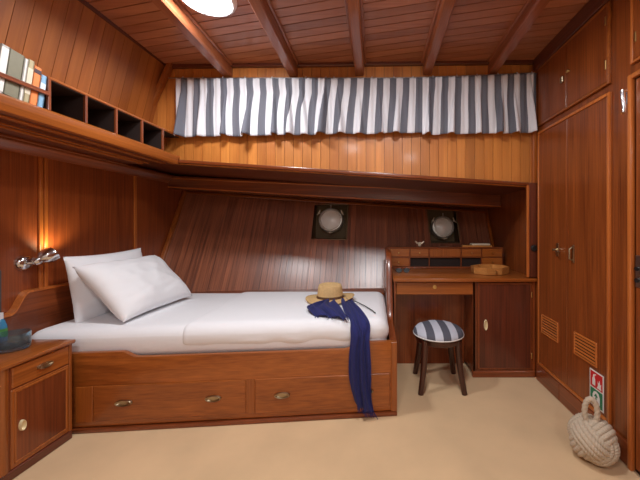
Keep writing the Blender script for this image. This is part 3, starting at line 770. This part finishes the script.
# ------------------------------------------------------------------ curtains and rod
def zr(x): return 2.347+.040*max(0, (x-.1)/1.14)**1.3
rd = thing('curtain_rod', 'thin metal curtain rod under the ceiling beams', 'curtain rod', (-.2, 2.345, 2.34))
MB().tube([(-1.62, 2.345, zr(-1.62))]+[(x, 2.345, zr(x)) for x in (-.6, .1, .3, .5, .7, .9, 1.1, 1.24)], .006, 10).build('rod', 'steel', rd)
def curtain(px0, px1, label, seed, name='curtain', hem=0):
    X0, X1 = (px0-376)/300*2.34, (px1-376)/300*2.34
    m = MB(); nc = int((X1-X0)/.0045); nr = 26; rows, uvs = [], []
    full = 1.36; rnd = random.Random(int(seed*10)); W = X1-X0
    # pinched pleats: nothing at the heading, opening into cones towards the hem
    pl = []; q = rnd.uniform(.02, .06)
    while q < W-.03:
        pl.append((q, rnd.uniform(.016, .034), rnd.uniform(.022, .058), rnd.uniform(-.03, .03), rnd.uniform(.0, .3))); q += rnd.uniform(.09, .2)
    for i in range(nr+1):
        v = i/nr; row, uv = [], []; acc = 0; py = None
        for j in range(nc+1):
            s = j/nc; q0 = W*s; x = X0+q0
            n1 = noise.noise(Vector((x*4.2+seed, 0, 0))); n2 = noise.noise(Vector((x*11+seed*2, 5, 0)))
            edge = min(1, min(s, 1-s)*14)
            yy = 2.331+.0045*math.sin(x*130+5*n1)*(1-.6*v); xx = x
            for pc, wd, dp, sk, st_ in pl:
                vv = max(0, (v-st_)/(1-st_)); c0 = pc+sk*vv
                g = (q0-c0)/(wd*(.35+.65*vv)*.7); k = math.exp(-g*g)
                yy -= dp*(vv**.8)*k*1.25
                xx += dp*.5*vv*g*k*edge
            yy += .012*v*n1
            if py is not None: acc += math.hypot(W/nc, yy-py)
            py = yy
            z1 = 1.880+.0178*(x+1.55)+hem+.010*n1+.006*n2
            z = zr(x)-.007+(z1-zr(x)+.007)*v
            row.append((xx, max(2.22, min(yy, 2.368)), z)); uv.append(acc)
        off = .02*math.sin(seed)
        uv = [((.55*a/acc+.45*j/nc)*W*full+off, v) for j, a in enumerate(uv)]
        rows.append(row); uvs.append(uv)
    m.grid(rows, uvs=uvs)
    o = m.build('cloth', 'curtain', None, angle=80, solid=.0015)
    return o
for px0, px1, lab, seed, hem in ((177, 423, 'wide grey and white striped curtain, ending beside the cubby shelf', 1.7, .004), (422, 536, 'narrower grey and white striped curtain over the desk, ending at the cupboards', 6.2, -.012)):
    o = curtain(px0, px1, lab, seed, hem=hem); o.name = 'curtain'; tag(o, lab, 'curtain', None)
for px in (183, 203, 223, 245, 272, 306, 326, 334, 372, 394, 413, 433, 457, 477, 498, 517, 532):
    x = (px-376)/300*2.34
    m = MB().tube([(x, 2.345+.011*math.cos(a*PI/6), zr(x)+.011*math.sin(a*PI/6)) for a in range(12)], .0025, 6, closed=True)
    m.build('curtain_ring', 'white_rim', rd)

# ------------------------------------------------------------------ lamps
def ceiling_lamp(x, y, label):
    z = zc(x, y); r = thing('ceiling_lamp', label, 'ceiling lamp', (x, y, z-.06))
    mt = Matrix.Translation((x, y, z))
    MB().lathe([(.155, .005), (.157, -.012), (.150, -.026), (.136, -.034), (.126, -.032), (.126, .0)], mt, 48).build('rim', 'white_rim', r)
    MB().lathe([(0, -.052), (.055, -.050), (.095, -.043), (.126, -.030)], mt, 48).build('diffuser', 'glow', r)
ceiling_lamp(-.94, 1.66, 'round glowing ceiling lamp between the first two beams')
ceiling_lamp(.14, 1.22, 'added ceiling fill lamp between the third and fourth beams, out of the picture')  # added lamp, widens the hull sheen and lights the desk side
ceiling_lamp(-.40, -.3, 'added ceiling fill lamp near the bulkhead behind the viewer')  # added fill lamp, copy of the visible one
ceiling_lamp(.66, -1.1, 'added ceiling fill lamp at the far end behind the viewer')  # another added copy, there only to light the room

wl = thing('wall_lamp', 'chrome swivel reading lamp on the bulkhead above the headboard', 'wall lamp', (XL, 1.80, .95))
def X3(px, py, x): d_ = 300*x/(px-376); return Vector((x, d_, 1.2+(225-py)*d_/300))
bp = X3(28, 263, XL+.03)
MB().lathe([(0, .034), (.02, .033), (.036, .026), (.046, .012), (.048, 0)], frame_mat((XL, bp.y, bp.z), (1, 0, 0), (0, 0, 1)), 32).build('wall_base', 'chrome', wl)
h0 = X3(35, 262, XL+.07); h1 = X3(54, 253, XL+.10)
MB().tube([(XL+.03, bp.y, bp.z), (XL+.06, bp.y+.02, bp.z), (XL+.07, h0.y, h0.z)], .011, 10).build('arm', 'chrome', wl)
ax_ = (h1-h0).normalized()
MB().lathe([(0, -.012), (.020, -.008), (.027, .008), (.024, .022), (.036, .036), (.046, .060), (.045, .095), (.040, .093), (.034, .06), (0, .05)], frame_mat(h0, ax_, (0, 0, 1)), 28).build('lamp_head', 'chrome', wl)
lt = bpy.data.lights.new('reading_bulb', 'SPOT'); lt.energy = 3; lt.color = (1, .86, .52); lt.spot_size = math.radians(125); lt.spot_blend = .7; lt.shadow_soft_size = .03
lo = bpy.data.objects.new('reading_bulb', lt); C.objects.link(lo); lo.parent = wl
lo.location = Vector((XL+.09, h1.y+.045, h1.z+.02))-Vector(wl['_o']); lo.rotation_euler = Vector((-.55, .10, .75)).to_track_quat('-Z', 'Y').to_euler()

# ------------------------------------------------------------------ nightstand and what stands on it
ns = thing('nightstand', 'mahogany nightstand with one drawer and a door, beside the bed', 'nightstand', (-1.9, 1.53, 0))
NX = -1.718
bx('carcass', 'red_z', ns, -2.055, NX, 1.385, 1.688, .04, .534, bevel=.003)
bx('nightstand_top', 'mah_y', ns, -2.058, NX+.020, 1.36, 1.700, .534, .555, bevel=.007, seg=2)
bx('plinth', 'dark_y', ns, -2.055, NX+.008, 1.375, 1.692, 0, .045, bevel=.004)
MB().lathe([(0, .045), (.022, .045), (.022, .534), (0, .534)], Matrix.Translation((NX-.014, 1.386, 0)), 20).build('corner_post', 'mah_z', ns)
bx('corner_post', 'mah_z', ns, NX-.02, NX+.006, 1.676, 1.692, .045, .534, bevel=.003)
dr = bx('drawer', 'mah_y', ns, NX-.2, NX+.007, 1.412, 1.672, .428, .526, bevel=.003)
oval_pull(dr, (NX+.007, 1.549, .478), (1, 0, 0), (0, 0, 1), .036, .014, 'nickel')
dr = bx('cabinet_door', 'mah_z', ns, NX-.01, NX+.006, 1.408, 1.674, .05, .421, bevel=.003)
m = MB(); Y0, Y1, Z0, Z1 = 1.424, 1.660, .072, .408
for a in ((Y0-.004, Y1+.004, Z0-.004, Z0+.006), (Y0-.004, Y1+.004, Z1-.006, Z1+.004), (Y0-.004, Y0+.006, Z0, Z1), (Y1-.006, Y1+.004, Z0, Z1)): m.box(NX+.004, NX+.010, *a, .002)
m.build('door_bead', 'mah_z', dr)
bx('door_panel', 'red_z', dr, NX+.002, NX+.0072, Y0, Y1, Z0, Z1)
oval_pull(dr, (NX+.0075, 1.447, .235), (1, 0, 0), (0, 1, 0), .026, .0125, 'ivory', 'handle', 'pale oval pull')
tag(MB().lathe([(0, 0), (.058, 0), (.064, .006), (.066, .03), (.066, .085), (.062, .085), (.061, .03), (.055, .018), (0, .016)], Matrix.Translation((-1.885, 1.555, .556)), 40).build('glass_bowl', 'smoke'), 'dark blue glass bowl on the nightstand', 'bowl')
bt = thing('bottle', 'small blue bottle with a green label on the nightstand', 'bottle', (-2.005, 1.60, .556))
MB().lathe([(0, 0), (.024, 0), (.026, .006), (.026, .10), (.018, .13), (.010, .145), (0, .146)], Matrix.Translation((-2.005, 1.60, .556)), 24).build('bottle_body', 'bottleblue', bt)
MB().lathe([(.0262, .045), (.0266, .047), (.0266, .09), (.0262, .092)], Matrix.Translation((-2.005, 1.60, .556)), 24).build('bottle_label', 'bottlegreen', bt)
MB().lathe([(0, .176), (.012, .175), (.0125, .143), (0, .142)], Matrix.Translation((-2.005, 1.60, .556)), 20).build('cap', 'white_rim', bt)
tag(bx('wall_box', 'grey', None, XL, XL+.03, 1.47, 1.664, .71, .955, bevel=.012, seg=3), 'dark grey box mounted on the bulkhead beside the reading lamp', 'box')

# ------------------------------------------------------------------ camera, world, view
cam = bpy.data.cameras.new('camera'); co = bpy.data.objects.new('camera', cam); C.objects.link(co)
co.location = (0, 0, 1.2); co.rotation_euler = (PI/2, 0, 0)
cam.sensor_width = 36; cam.lens = 300/640*36; cam.shift_x = -.0875; cam.shift_y = -15/640; cam.clip_start = .02
SC.camera = co
w = bpy.data.worlds.new('world'); SC.world = w; w.use_nodes = True
w.node_tree.nodes['Background'].inputs[0].default_value = (.9, .95, 1, 1); w.node_tree.nodes['Background'].inputs[1].default_value = .05
SC.view_settings.view_transform = 'Standard'; SC.view_settings.look = 'None'; SC.view_settings.gamma = 1
SC.view_settings.use_curve_mapping = False; SC.view_settings.exposure = 0.0
SC.cycles.max_bounces = 10; SC.cycles.diffuse_bounces = 6; SC.cycles.use_denoising = True
for o in bpy.data.objects:
    if '_o' in o: del o['_o']
